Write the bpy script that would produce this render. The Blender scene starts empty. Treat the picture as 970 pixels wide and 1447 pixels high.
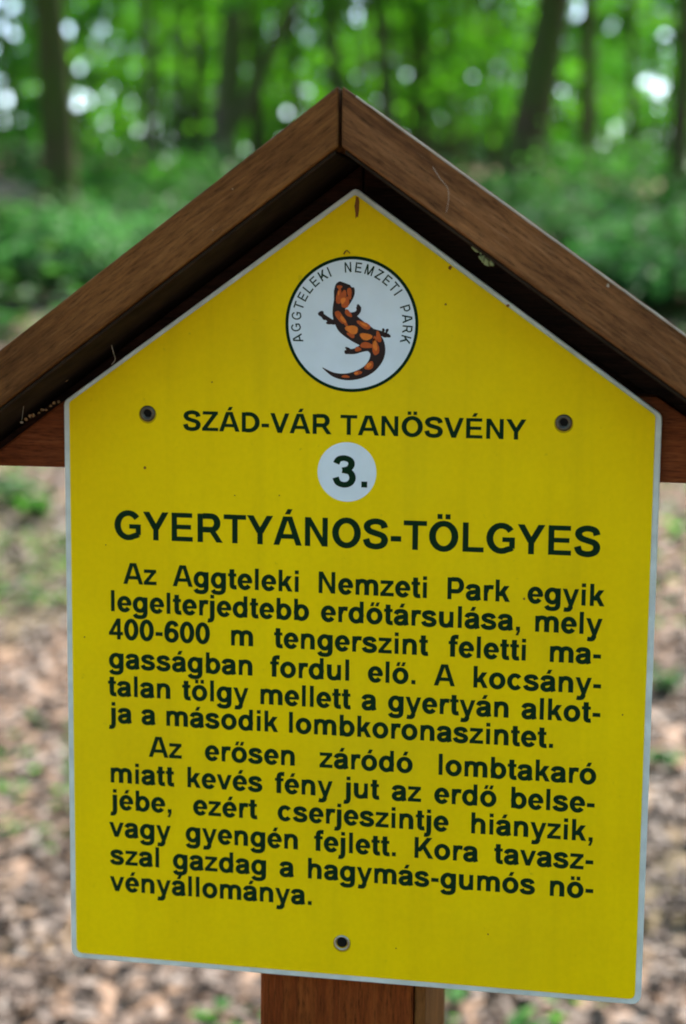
import bpy, bmesh, math, random
from mathutils import Vector, Matrix, Euler

random.seed(7)
sc = bpy.context.scene
R = math.radians

# ------------------------------------------------------------------ camera
ZS = 1.55                                  # height of the sign's shoulder line above the ground
F = 2312.47                                # focal length in photograph pixels (970 x 1447)
CAM = Vector((0.18274, -1.06223, ZS + 0.07874))
CEUL = Euler((1.434193, -0.009533, 0.177356), 'XYZ')
cam_d = bpy.data.cameras.new('camera')
cam_d.sensor_fit = 'VERTICAL'
cam_d.sensor_height = 23.6
cam_d.sensor_width = 15.8
cam_d.lens = F / 1447 * 23.6
cam_d.clip_start = 0.05
cam_d.clip_end = 2000
cam_d.dof.use_dof = True
cam_d.dof.focus_distance = 1.085
cam_d.dof.aperture_fstop = 2.75
cam = bpy.data.objects.new('camera', cam_d)
sc.collection.objects.link(cam)
cam.location = CAM
cam.rotation_euler = CEUL
sc.camera = cam
RM = CEUL.to_matrix()

# ------------------------------------------------------------------ light
SUN_EL, SUN_AZ = R(52), R(18)             # azimuth clockwise from +Y
world = bpy.data.worlds.new('World')
sc.world = world
world.use_nodes = True
wn = world.node_tree
sky = wn.nodes.new('ShaderNodeTexSky')
sky.sky_type = 'NISHITA'
sky.sun_disc = False
sky.sun_elevation = SUN_EL
sky.sun_rotation = SUN_AZ
sky.air_density = 1.0
sky.dust_density = 1.2
sky.ozone_density = 2.0
bg = wn.nodes['Background']
wn.links.new(sky.outputs[0], bg.inputs[0])
bg.inputs[1].default_value = 0.15
sun_d = bpy.data.lights.new('sun', 'SUN')
sun_d.energy = 4.0
sun_d.angle = R(1.5)
sun_d.color = (1.0, 0.94, 0.84)
sun = bpy.data.objects.new('sun', sun_d)
sc.collection.objects.link(sun)
sdir = Vector((math.sin(SUN_AZ) * math.cos(SUN_EL), math.cos(SUN_AZ) * math.cos(SUN_EL), math.sin(SUN_EL)))
sun.rotation_euler = sdir.to_track_quat('Z', 'Y').to_euler()
sun.location = (3, -4, 8)

sc.view_settings.view_transform = 'Standard'
sc.view_settings.look = 'None'
sc.view_settings.exposure = 2.35
sc.view_settings.gamma = 1
sc.render.engine = 'CYCLES'
sc.cycles.use_denoising = True
sc.cycles.filter_width = 1.9
sc.cycles.max_bounces = 6
sc.cycles.diffuse_bounces = 3
sc.cycles.transmission_bounces = 3
sc.cycles.transparent_max_bounces = 4
sc.cycles.use_fast_gi = False


# ------------------------------------------------------------------ helpers
def ray(u, v):
    return RM @ Vector(((u - 485) / F, -(v - 723.5) / F, -1))


def at_y(u, v, y):
    """photograph pixel -> point on the plane y = const, z measured from the sign's shoulder line"""
    d = ray(u, v)
    p = CAM + d * ((y - CAM.y) / d.y)
    return Vector((p.x, y, p.z - ZS))


def ground_z(x, y):
    a = max(0.0, y - 0.6)
    z = 0.15 * (a * a / (a + 1.6))
    if y > 24:
        b = y - 24
        z -= 0.15 * b * b / (b + 14) * 0.95
    z += 0.05 * math.sin(x * 0.7 + y * 0.31) * min(1, max(0, (abs(y - 0) + abs(x)) / 8))
    z += 0.16 * math.sin(x * 0.19 + 1.3) * math.sin(y * 0.13) * min(1, max(0, y / 12))
    return z


def on_ground(u, v):
    d = ray(u, v)
    t = 1.0
    while t < 90:
        p = CAM + d * t
        if p.z <= ground_z(p.x, p.y):
            break
        t += 0.05
    return p, t


def at_dist(u, dist):
    """ground point below pixel column u at depth dist"""
    d = ray(u, 400)
    p = CAM + d * dist
    return Vector((p.x, p.y, ground_z(p.x, p.y)))


def put(o, parent=None):
    sc.collection.objects.link(o)
    if parent is not None:
        o.parent = parent
    return o


def mesh(name, vs, fs, mat, parent=None, loc=(0, 0, 0), smooth=False):
    me = bpy.data.meshes.new(name)
    me.from_pydata([tuple(v) for v in vs], [], fs)
    me.materials.append(mat)
    if smooth:
        me.polygons.foreach_set('use_smooth', [True] * len(me.polygons))
    me.update()
    o = bpy.data.objects.new(name, me)
    o.location = loc
    return put(o, parent)


def bmobj(name, bm, mat, parent=None, loc=(0, 0, 0), smooth=False):
    bmesh.ops.recalc_face_normals(bm, faces=bm.faces)
    me = bpy.data.meshes.new(name)
    bm.to_mesh(me)
    bm.free()
    me.materials.append(mat)
    if smooth:
        me.polygons.foreach_set('use_smooth', [True] * len(me.polygons))
    o = bpy.data.objects.new(name, me)
    o.location = loc
    return put(o, parent)


def tag(o, label, cat, group=None, kind=None):
    o['label'] = label
    o['category'] = cat
    if group:
        o['group'] = group
    if kind:
        o['kind'] = kind
    return o


def empty(name, loc):
    o = bpy.data.objects.new(name, None)
    o.empty_display_size = 0.1
    o.location = loc
    return put(o)


def prism(poly, y0, y1, bevel=0.0015, segs=2):
    """polygon in XZ extruded from y0 to y1, edges softened"""
    bm = bmesh.new()
    a = [bm.verts.new((x, y0, z)) for x, z in poly]
    b = [bm.verts.new((x, y1, z)) for x, z in poly]
    n = len(poly)
    bm.faces.new(a)
    bm.faces.new(list(reversed(b)))
    for i in range(n):
        j = (i + 1) % n
        bm.faces.new((a[i], b[i], b[j], a[j]))
    bmesh.ops.recalc_face_normals(bm, faces=bm.faces)
    if bevel:
        bmesh.ops.bevel(bm, geom=list(bm.edges), offset=bevel, segments=segs, affect='EDGES', profile=0.5)
    return bm


# ------------------------------------------------------------------ materials
def new_mat(name):
    m = bpy.data.materials.new(name)
    m.use_nodes = True
    nt = m.node_tree
    return m, nt, nt.nodes['Principled BSDF']


def N(nt, t, **kw):
    n = nt.nodes.new(t)
    for k, v in kw.items():
        setattr(n, k, v)
    return n


def plain(name, col, rough=0.6, spec=0.3, metal=0.0, vary=0.0, scale=60):
    m, nt, b = new_mat(name)
    b.inputs['Base Color'].default_value = (*col, 1)
    b.inputs['Roughness'].default_value = rough
    b.inputs['Specular IOR Level'].default_value = spec
    b.inputs['Metallic'].default_value = metal
    if vary:
        tc = N(nt, 'ShaderNodeTexCoord')
        ns = N(nt, 'ShaderNodeTexNoise')
        ns.inputs['Scale'].default_value = scale
        ns.inputs['Detail'].default_value = 5
        nt.links.new(tc.outputs['Object'], ns.inputs['Vector'])
        mr = N(nt, 'ShaderNodeMapRange')
        mr.inputs[3].default_value = 1 - vary
        mr.inputs[4].default_value = 1 + vary
        nt.links.new(ns.outputs[0], mr.inputs[0])
        mx = N(nt, 'ShaderNodeVectorMath', operation='SCALE')
        mx.inputs[0].default_value = col
        nt.links.new(mr.outputs[0], mx.inputs['Scale'])
        nt.links.new(mx.outputs[0], b.inputs['Base Color'])
    return m


def ramp(nt, stops):
    r = N(nt, 'ShaderNodeValToRGB')
    e = r.color_ramp.elements
    while len(e) < len(stops):
        e.new(0.5)
    for i, (p, c) in enumerate(stops):
        e[i].position = p
        e[i].color = (*c, 1)
    return r


def wood(name, angle, dark, mid, light, seed=0.0, vertical=False):
    """stained, weathered timber; grain runs along the plank"""
    m, nt, b = new_mat(name)
    tc = N(nt, 'ShaderNodeTexCoord')
    mp = N(nt, 'ShaderNodeMapping')
    mp.inputs['Rotation'].default_value = (0, angle, 0)
    mp.inputs['Location'].default_value = (seed, seed * 0.7, seed * 1.3)
    nt.links.new(tc.outputs['Object'], mp.inputs[0])
    st = N(nt, 'ShaderNodeMapping')
    st.inputs['Scale'].default_value = (60, 60, 3.5) if vertical else (3.5, 60, 60)
    nt.links.new(mp.outputs[0], st.inputs[0])
    n1 = N(nt, 'ShaderNodeTexNoise')
    n1.inputs['Scale'].default_value = 1.6
    n1.inputs['Detail'].default_value = 7
    n1.inputs['Roughness'].default_value = 0.6
    n1.inputs['Distortion'].default_value = 0.8
    nt.links.new(st.outputs[0], n1.inputs['Vector'])
    n2 = N(nt, 'ShaderNodeTexNoise')
    n2.inputs['Scale'].default_value = 14
    n2.inputs['Detail'].default_value = 5
    nt.links.new(mp.outputs[0], n2.inputs['Vector'])
    n3 = N(nt, 'ShaderNodeTexNoise')
    n3.inputs['Scale'].default_value = 9
    n3.inputs['Detail'].default_value = 4
    nt.links.new(st.outputs[0], n3.inputs['Vector'])
    r1 = ramp(nt, [(0.30, dark), (0.5, mid), (0.72, light)])
    nt.links.new(n1.outputs[0], r1.inputs[0])
    mx = N(nt, 'ShaderNodeMix', data_type='RGBA', blend_type='MULTIPLY')
    mx.inputs[0].default_value = 0.75
    r2 = ramp(nt, [(0.3, (0.55, 0.5, 0.5)), (0.7, (1.25, 1.2, 1.15))])
    nt.links.new(n2.outputs[0], r2.inputs[0])
    nt.links.new(r1.outputs[0], mx.inputs[6])
    nt.links.new(r2.outputs[0], mx.inputs[7])
    # pale worn fibres
    n4 = N(nt, 'ShaderNodeTexNoise')
    n4.inputs['Scale'].default_value = 5
    n4.inputs['Detail'].default_value = 8
    n4.inputs['Roughness'].default_value = 0.75
    s4 = N(nt, 'ShaderNodeMapping')
    s4.inputs['Scale'].default_value = (120, 120, 14) if vertical else (14, 120, 120)
    nt.links.new(mp.outputs[0], s4.inputs[0])
    nt.links.new(s4.outputs[0], n4.inputs['Vector'])
    r4 = ramp(nt, [(0.34, (0.22, 0.20, 0.18)), (0.46, (0.88, 0.86, 0.84)), (0.70, (1.55, 1.5, 1.4))])
    nt.links.new(n4.outputs[0], r4.inputs[0])
    m4 = N(nt, 'ShaderNodeMix', data_type='RGBA', blend_type='MULTIPLY')
    m4.inputs[0].default_value = 0.85
    nt.links.new(mx.outputs[2], m4.inputs[6])
    nt.links.new(r4.outputs[0], m4.inputs[7])
    mx = m4
    wr = ramp(nt, [(0.60, (0, 0, 0)), (0.75, (0.5, 0.5, 0.5))])
    nt.links.new(n3.outputs[0], wr.inputs[0])
    mw = N(nt, 'ShaderNodeMix', data_type='RGBA')
    nt.links.new(wr.outputs[0], mw.inputs[0])
    nt.links.new(mx.outputs[2], mw.inputs[6])
    mw.inputs[7].default_value = (light[0] * 1.35, light[1] * 1.45, light[2] * 1.7, 1)
    nt.links.new(mw.outputs[2], b.inputs['Base Color'])
    bp = N(nt, 'ShaderNodeBump')
    bp.inputs['Strength'].default_value = 0.5
    bp.inputs['Distance'].default_value = 0.0015
    nt.links.new(n1.outputs[0], bp.inputs['Height'])
    nt.links.new(bp.outputs[0], b.inputs['Normal'])
    b.inputs['Roughness'].default_value = 0.7
    b.inputs['Specular IOR Level'].default_value = 0.08
    return m


def leaf_mat(name, cols, trans=0.45, rough=0.55, spec=0.08, tcol=None):
    m, nt, b = new_mat(name)
    g = N(nt, 'ShaderNodeNewGeometry')
    n = len(cols)
    r = ramp(nt, [(i / max(1, n - 1), c) for i, c in enumerate(cols)])
    nt.links.new(g.outputs['Random Per Island'], r.inputs[0])
    nt.links.new(r.outputs[0], b.inputs['Base Color'])
    b.inputs['Roughness'].default_value = rough
    b.inputs['Specular IOR Level'].default_value = spec
    if trans:
        t = N(nt, 'ShaderNodeBsdfTranslucent')
        v = N(nt, 'ShaderNodeMix', data_type='RGBA', blend_type='MULTIPLY')
        v.inputs[0].default_value = 1
        v.inputs[7].default_value = (*(tcol or (1.5, 1.9, 0.5)), 1)
        nt.links.new(r.outputs[0], v.inputs[6])
        nt.links.new(v.outputs[2], t.inputs[0])
        ms = N(nt, 'ShaderNodeMixShader')
        ms.inputs[0].default_value = trans
        nt.links.new(b.outputs[0], ms.inputs[1])
        nt.links.new(t.outputs[0], ms.inputs[2])
        nt.links.new(ms.outputs[0], nt.nodes['Material Output'].inputs[0])
    return m


SL, SR = 0.7425, 0.7037                    # slopes of the two roof planks
AL, AR = math.atan(SL), math.atan(SR)
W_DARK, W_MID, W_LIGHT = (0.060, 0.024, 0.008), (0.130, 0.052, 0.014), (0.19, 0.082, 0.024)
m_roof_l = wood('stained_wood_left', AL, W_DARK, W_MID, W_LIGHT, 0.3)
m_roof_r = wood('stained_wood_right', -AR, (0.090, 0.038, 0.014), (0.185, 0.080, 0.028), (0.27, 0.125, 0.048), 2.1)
m_beam = wood('stained_wood_beam', 0, (0.09, 0.022, 0.008), (0.15, 0.040, 0.012), (0.20, 0.06, 0.02), 4.4)
m_post = wood('stained_wood_post', 0, (0.13, 0.028, 0.006), (0.175, 0.042, 0.008), (0.23, 0.065, 0.013), 6.2, vertical=True)
m_batten = wood('light_orange_wood', 0, (0.13, 0.050, 0.014), (0.20, 0.082, 0.022), (0.27, 0.12, 0.035), 9.9, vertical=True)
m_gable = wood('shaded_wood_gable', 0, (0.014, 0.008, 0.006), (0.03, 0.013, 0.008), (0.05, 0.02, 0.012), 8.2)  # roof shade put into the colour of the rafters and gable
m_under_shade = plain('dark_underside_shade', (0.030, 0.020, 0.013), 0.95, 0.02, vary=0.7, scale=50)
m_ink = plain('green_black_print', (0.005, 0.024, 0.008), 0.7, 0.06)
m_white = plain('emblem_white', (0.70, 0.77, 0.80), 0.5, 0.3, vary=0.12, scale=45)
m_edge = plain('grey_white_plastic_edge', (0.58, 0.62, 0.58), 0.5, 0.2, vary=0.45, scale=55)
m_screw = plain('dark_weathered_steel', (0.10, 0.085, 0.06), 0.45, 0.5, 0.7, vary=0.3, scale=300)
m_zinc = plain('zinc_ring', (0.38, 0.36, 0.30), 0.35, 0.5, 0.8)
m_black = plain('black_socket', (0.008, 0.007, 0.006), 0.8, 0.1)
m_sblack = plain('salamander_black', (0.022, 0.008, 0.006), 0.5, 0.2)
m_sred = plain('salamander_red', (0.48, 0.085, 0.012), 0.5, 0.2, vary=0.3, scale=400)
m_sor = plain('salamander_orange', (0.74, 0.19, 0.02), 0.5, 0.2, vary=0.2, scale=400)
m_rust = plain('rust_brown', (0.22, 0.08, 0.02), 0.9, 0.1, vary=0.4, scale=500)
m_thread = plain('pale_cobweb_silk', (0.40, 0.33, 0.25), 0.7, 0.2)
m_lichen = plain('pale_green_lichen', (0.24, 0.30, 0.16), 0.9, 0.1, vary=0.4, scale=300)
m_twig = plain('dry_twig', (0.30, 0.17, 0.08), 0.9, 0.1, vary=0.3, scale=200)


def yellow_mat():
    m, nt, b = new_mat('yellow_sign_film')
    tc = N(nt, 'ShaderNodeTexCoord')
    n1 = N(nt, 'ShaderNodeTexNoise')
    n1.inputs['Scale'].default_value = 9
    n1.inputs['Detail'].default_value = 6
    nt.links.new(tc.outputs['Object'], n1.inputs[0])
    n2 = N(nt, 'ShaderNodeTexNoise')
    n2.inputs['Scale'].default_value = 260
    n2.inputs['Detail'].default_value = 3
    nt.links.new(tc.outputs['Object'], n2.inputs[0])
    r = ramp(nt, [(0.3, (0.83, 0.555, 0.0005)), (0.7, (0.90, 0.63, 0.0005))])
    nt.links.new(n1.outputs[0], r.inputs[0])
    mx = N(nt, 'ShaderNodeMix', data_type='RGBA', blend_type='MULTIPLY')
    mx.inputs[0].default_value = 0.2
    r2 = ramp(nt, [(0.35, (0.88, 0.88, 0.9)), (0.65, (1.06, 1.06, 1.0))])
    nt.links.new(n2.outputs[0], r2.inputs[0])
    nt.links.new(r.outputs[0], mx.inputs[6])
    nt.links.new(r2.outputs[0], mx.inputs[7])
    # rain streaks and a thin film of algae and grime
    for k_, (scl, lo, hi, amt, col) in enumerate((((38, 1, 2.2), 0.50, 0.75, 0.13, (0.30, 0.25, 0.01)), ((5, 1, 5), 0.50, 0.78, 0.16, (0.40, 0.36, 0.02)), ((130, 1, 110), 0.66, 0.74, 0.30, (0.22, 0.16, 0.02)))):
        mp = N(nt, 'ShaderNodeMapping')
        mp.inputs['Scale'].default_value = scl
        mp.inputs['Location'].default_value = (k_ * 3.1, 0, k_ * 1.7)
        nt.links.new(tc.outputs['Object'], mp.inputs[0])
        ns = N(nt, 'ShaderNodeTexNoise')
        ns.inputs['Scale'].default_value = 1.0
        ns.inputs['Detail'].default_value = 6
        ns.inputs['Roughness'].default_value = 0.6
        nt.links.new(mp.outputs[0], ns.inputs[0])
        mr = N(nt, 'ShaderNodeMapRange')
        mr.inputs[1].default_value = lo
        mr.inputs[2].default_value = hi
        mr.inputs[3].default_value = 0
        mr.inputs[4].default_value = amt
        nt.links.new(ns.outputs[0], mr.inputs[0])
        mg = N(nt, 'ShaderNodeMix', data_type='RGBA')
        nt.links.new(mr.outputs[0], mg.inputs[0])
        nt.links.new(mx.outputs[2], mg.inputs[6])
        mg.inputs[7].default_value = (*col, 1)
        mx = mg
    nt.links.new(mx.outputs[2], b.inputs['Base Color'])
    b.inputs['Roughness'].default_value = 0.5
    b.inputs['Specular IOR Level'].default_value = 0.05
    bp = N(nt, 'ShaderNodeBump')
    bp.inputs['Strength'].default_value = 0.08
    bp.inputs['Distance'].default_value = 0.001
    nt.links.new(n2.outputs[0], bp.inputs['Height'])
    nt.links.new(bp.outputs[0], b.inputs['Normal'])
    return m


m_yellow = yellow_mat()

# ------------------------------------------------------------------ the ground
def ground_mat():
    m, nt, b = new_mat('forest_soil')
    tc = N(nt, 'ShaderNodeTexCoord')
    n1 = N(nt, 'ShaderNodeTexNoise')
    n1.inputs['Scale'].default_value = 0.5
    n1.inputs['Detail'].default_value = 6
    n2 = N(nt, 'ShaderNodeTexVoronoi')
    n2.inputs['Scale'].default_value = 16
    nt.links.new(tc.outputs['Object'], n1.inputs['Vector'])
    nt.links.new(tc.outputs['Object'], n2.inputs['Vector'])
    r1 = ramp(nt, [(0.0, (0.10, 0.06, 0.04)), (0.5, (0.20, 0.13, 0.09)), (1.0, (0.30, 0.21, 0.16))])
    nt.links.new(n2.outputs['Color'], r1.inputs[0])
    r2 = ramp(nt, [(0.52, (0, 0, 0)), (0.68, (0.7, 0.7, 0.7))])
    nt.links.new(n1.outputs[0], r2.inputs[0])
    mx = N(nt, 'ShaderNodeMix', data_type='RGBA')
    nt.links.new(r2.outputs[0], mx.inputs[0])
    nt.links.new(r1.outputs[0], mx.inputs[6])
    mx.inputs[7].default_value = (0.07, 0.10, 0.03, 1)
    nt.links.new(mx.outputs[2], b.inputs['Base Color'])
    b.inputs['Roughness'].default_value = 0.95
    b.inputs['Specular IOR Level'].default_value = 0.1
    return m


def build_ground():
    def axis(lo, hi, fine_lo, fine_hi, step):
        out = []
        x = fine_lo
        while x <= fine_hi:
            out.append(x)
            x += step
        k, x = 1.0, fine_hi
        while x < hi:
            k *= 1.35
            x += step * k
            out.append(min(x, hi))
        k, x = 1.0, fine_lo
        while x > lo:
            k *= 1.35
            x -= step * k
            out.insert(0, max(x, lo))
        return out
    xs = axis(-400, 400, -30, 25, 0.6)
    ys = axis(-300, 500, -4, 60, 0.6)
    vs = [(x, y, ground_z(x, y)) for y in ys for x in xs]
    nx = len(xs)
    fs = [(j * nx + i, j * nx + i + 1, (j + 1) * nx + i + 1, (j + 1) * nx + i)
          for j in range(len(ys) - 1) for i in range(nx - 1)]
    o = mesh('forest_ground', vs, fs, ground_mat(), smooth=True)
    o['kind'] = 'structure'
    o['label'] = 'leaf covered forest floor rising gently away behind the sign'


build_ground()

# ------------------------------------------------------------------ the sign on its roofed post
OY = 0.06
root = empty('trail_sign', (0, OY, 0))
tag(root, 'yellow nature trail sign under a small brown gabled timber roof on a post', 'sign')
PL = (0, -OY, ZS)


def part(name, bm, mat, smooth=False):
    return bmobj(name, bm, mat, root, PL, smooth)


RY0, RY1 = -0.06, 0.14
AT, AB = 0.2006, 0.1645                    # apex of the front face: top and underside
g = 0.0011
xl, xr = -0.290, 0.285
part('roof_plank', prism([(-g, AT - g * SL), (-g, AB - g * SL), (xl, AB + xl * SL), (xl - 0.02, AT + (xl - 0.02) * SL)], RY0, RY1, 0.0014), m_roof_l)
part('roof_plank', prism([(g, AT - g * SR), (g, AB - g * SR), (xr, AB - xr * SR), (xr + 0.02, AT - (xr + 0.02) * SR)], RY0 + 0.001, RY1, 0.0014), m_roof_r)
# thin dark sheets that paint the shade under the planks
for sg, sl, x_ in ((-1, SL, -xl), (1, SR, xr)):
    part('underside_shade', prism([(sg * 0.003, AB - 0.0004 - 0.003 * sl), (sg * 0.003, AB - 0.0030 - 0.003 * sl), (sg * (x_ - .004), AB - 0.0030 - (x_ - .004) * sl), (sg * (x_ - .004), AB - 0.0004 - (x_ - .004) * sl)], RY0 + 0.003, RY1 - 0.003, 0.0006, 1), m_under_shade)
# rafters under the planks
q = 0.0045
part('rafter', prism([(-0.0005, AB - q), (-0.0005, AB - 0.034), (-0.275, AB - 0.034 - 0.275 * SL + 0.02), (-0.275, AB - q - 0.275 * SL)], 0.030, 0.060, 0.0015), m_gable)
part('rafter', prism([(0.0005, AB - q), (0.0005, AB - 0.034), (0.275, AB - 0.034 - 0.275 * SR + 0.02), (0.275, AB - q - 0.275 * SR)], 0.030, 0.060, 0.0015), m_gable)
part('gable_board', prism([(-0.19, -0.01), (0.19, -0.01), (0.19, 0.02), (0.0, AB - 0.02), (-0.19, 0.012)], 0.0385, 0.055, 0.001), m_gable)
# cross beam, its ends cut to the pitch of the roof
zb, zt = -0.0462, 0.011
part('cross_beam', prism([((zb - 0.150) / SL, zb), (0.2785, zb + 0.0022), ((0.1495 - zt) / SR, zt), (-(0.150 - zt) / SL, zt)], 0.0052, 0.075, 0.0018), m_beam)
# square post with one broad chamfer on its right corner
def post():
    prof = [(-0.0595, 0.006), (0.0450, 0.006), (0.0450, 0.030), (0.0450, 0.120), (-0.0500, 0.120), (-0.0640, 0.105), (-0.0640, 0.0105)]
    bm = bmesh.new()
    z0, z1 = -ZS - 0.35, zb - 0.002
    a = [bm.verts.new((x, y, z0)) for x, y in prof]
    b = [bm.verts.new((x, y, z1)) for x, y in prof]
    n = len(prof)
    for i in range(n):
        j = (i + 1) % n
        bm.faces.new((a[i], a[j], b[j], b[i]))
    bm.faces.new(b)
    bm.faces.new(list(reversed(a)))
    bmesh.ops.recalc_face_normals(bm, faces=bm.faces)
    bmesh.ops.bevel(bm, geom=list(bm.edges), offset=0.0012, segments=2, affect='EDGES')
    return bm
part('post', post(), m_post)
bt = prism([(0.0456, -ZS - 0.3), (0.0535, -ZS - 0.3), (0.0535, zb - 0.003), (0.0456, zb - 0.003)], 0.009, 0.134, 0.002, 3)
part('batten', bt, m_batten)


# ---- the board
BW, BH, BA = 0.2, 0.39686, 0.14262


def inset_convex(poly, d):
    n = len(poly)
    out = []
    for i in range(n):
        p0, p1, p2 = Vector(poly[i - 1]), Vector(poly[i]), Vector(poly[(i + 1) % n])
        e1, e2 = (p1 - p0).normalized(), (p2 - p1).normalized()
        n1, n2 = Vector((-e1.y, e1.x)), Vector((-e2.y, e2.x))   # ccw polygon: inward = left
        k = (n1 + n2) / (1 + n1.dot(n2))
        out.append(tuple(p1 + k * d))
    return out


def round_poly(poly, rad, seg=5):
    n = len(poly)
    out = []
    for i in range(n):
        p0, p1, p2 = Vector(poly[i - 1]), Vector(poly[i]), Vector(poly[(i + 1) % n])
        r = rad[i]
        a = p1 + (p0 - p1).normalized() * r
        b = p1 + (p2 - p1).normalized() * r
        for k in range(seg + 1):
            t = k / seg
            out.append(tuple((1 - t) ** 2 * a + 2 * t * (1 - t) * p1 + t * t * b))
    return out


BP = [(-BW, -BH), (BW, -BH), (BW, 0), (0, BA), (-BW, 0)]
board = part('sign_board', prism(round_poly(BP, [0.0075, 0.0075, 0.003, 0.003, 0.003]), 0.0, 0.004, 0.0009, 2), m_edge)


def sub(name, vs, fs, mat, loc=(0, 0, 0)):
    return mesh(name, vs, fs, mat, board, loc)


IP = round_poly(inset_convex(BP, 0.0046), [0.006, 0.006, 0.004, 0.003, 0.004])
IPB = inset_convex(BP, 0.0041)
IPB = [IPB[0], IPB[1], (IPB[2][0], IPB[2][1] + 0.0016), (0, BA - 0.0044), (IPB[4][0], IPB[4][1] + 0.0016)]
IP = round_poly(IPB, [0.005, 0.005, 0.002, 0.002, 0.002])
bmobj('yellow_face', prism(IP, -0.0005, 0.0008, 0.0002, 1), m_yellow, board)
FY = -0.0005                               # plane of the yellow face


# ---- a bold grotesque lettering, every glyph from strokes (units: 1/1000 em)
HX, HY = 84.0, 72.0


def catmull(pts, n=5):
    out = []
    P = [pts[0]] + list(pts) + [pts[-1]]
    for i in range(1, len(P) - 2):
        p0, p1, p2, p3 = P[i - 1:i + 3]
        for k in range(n):
            t = k / n
            out.append(tuple(0.5 * (2 * b + (c - a) * t + (2 * a - 5 * b + 4 * c - d) * t * t + (-a + 3 * b - 3 * c + d) * t ** 3)
                             for a, b, c, d in zip(p0, p1, p2, p3)))
    out.append(tuple(pts[-1]))
    return out


def S(*pts):
    return ('p', catmull(pts))


def L(*pts):
    return ('p', list(pts))


def B(x0, y0, x1, y1):
    return ('f', [(x0, y0), (x1, y0), (x1, y1), (x0, y1)])


def D(x0, y0, x1, y1, w):
    return ('f', [(x0 - w / 2, y0), (x0 + w / 2, y0), (x1 + w / 2, y1), (x1 - w / 2, y1)])


def E(cx, cy, rx, ry, a0=0, a1=360):
    n = max(8, int(abs(a1 - a0) / 15))
    return ('p', [(cx + rx * math.cos(R(a0 + (a1 - a0) * k / n)), cy + ry * math.sin(R(a0 + (a1 - a0) * k / n))) for k in range(n + 1)])


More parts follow.
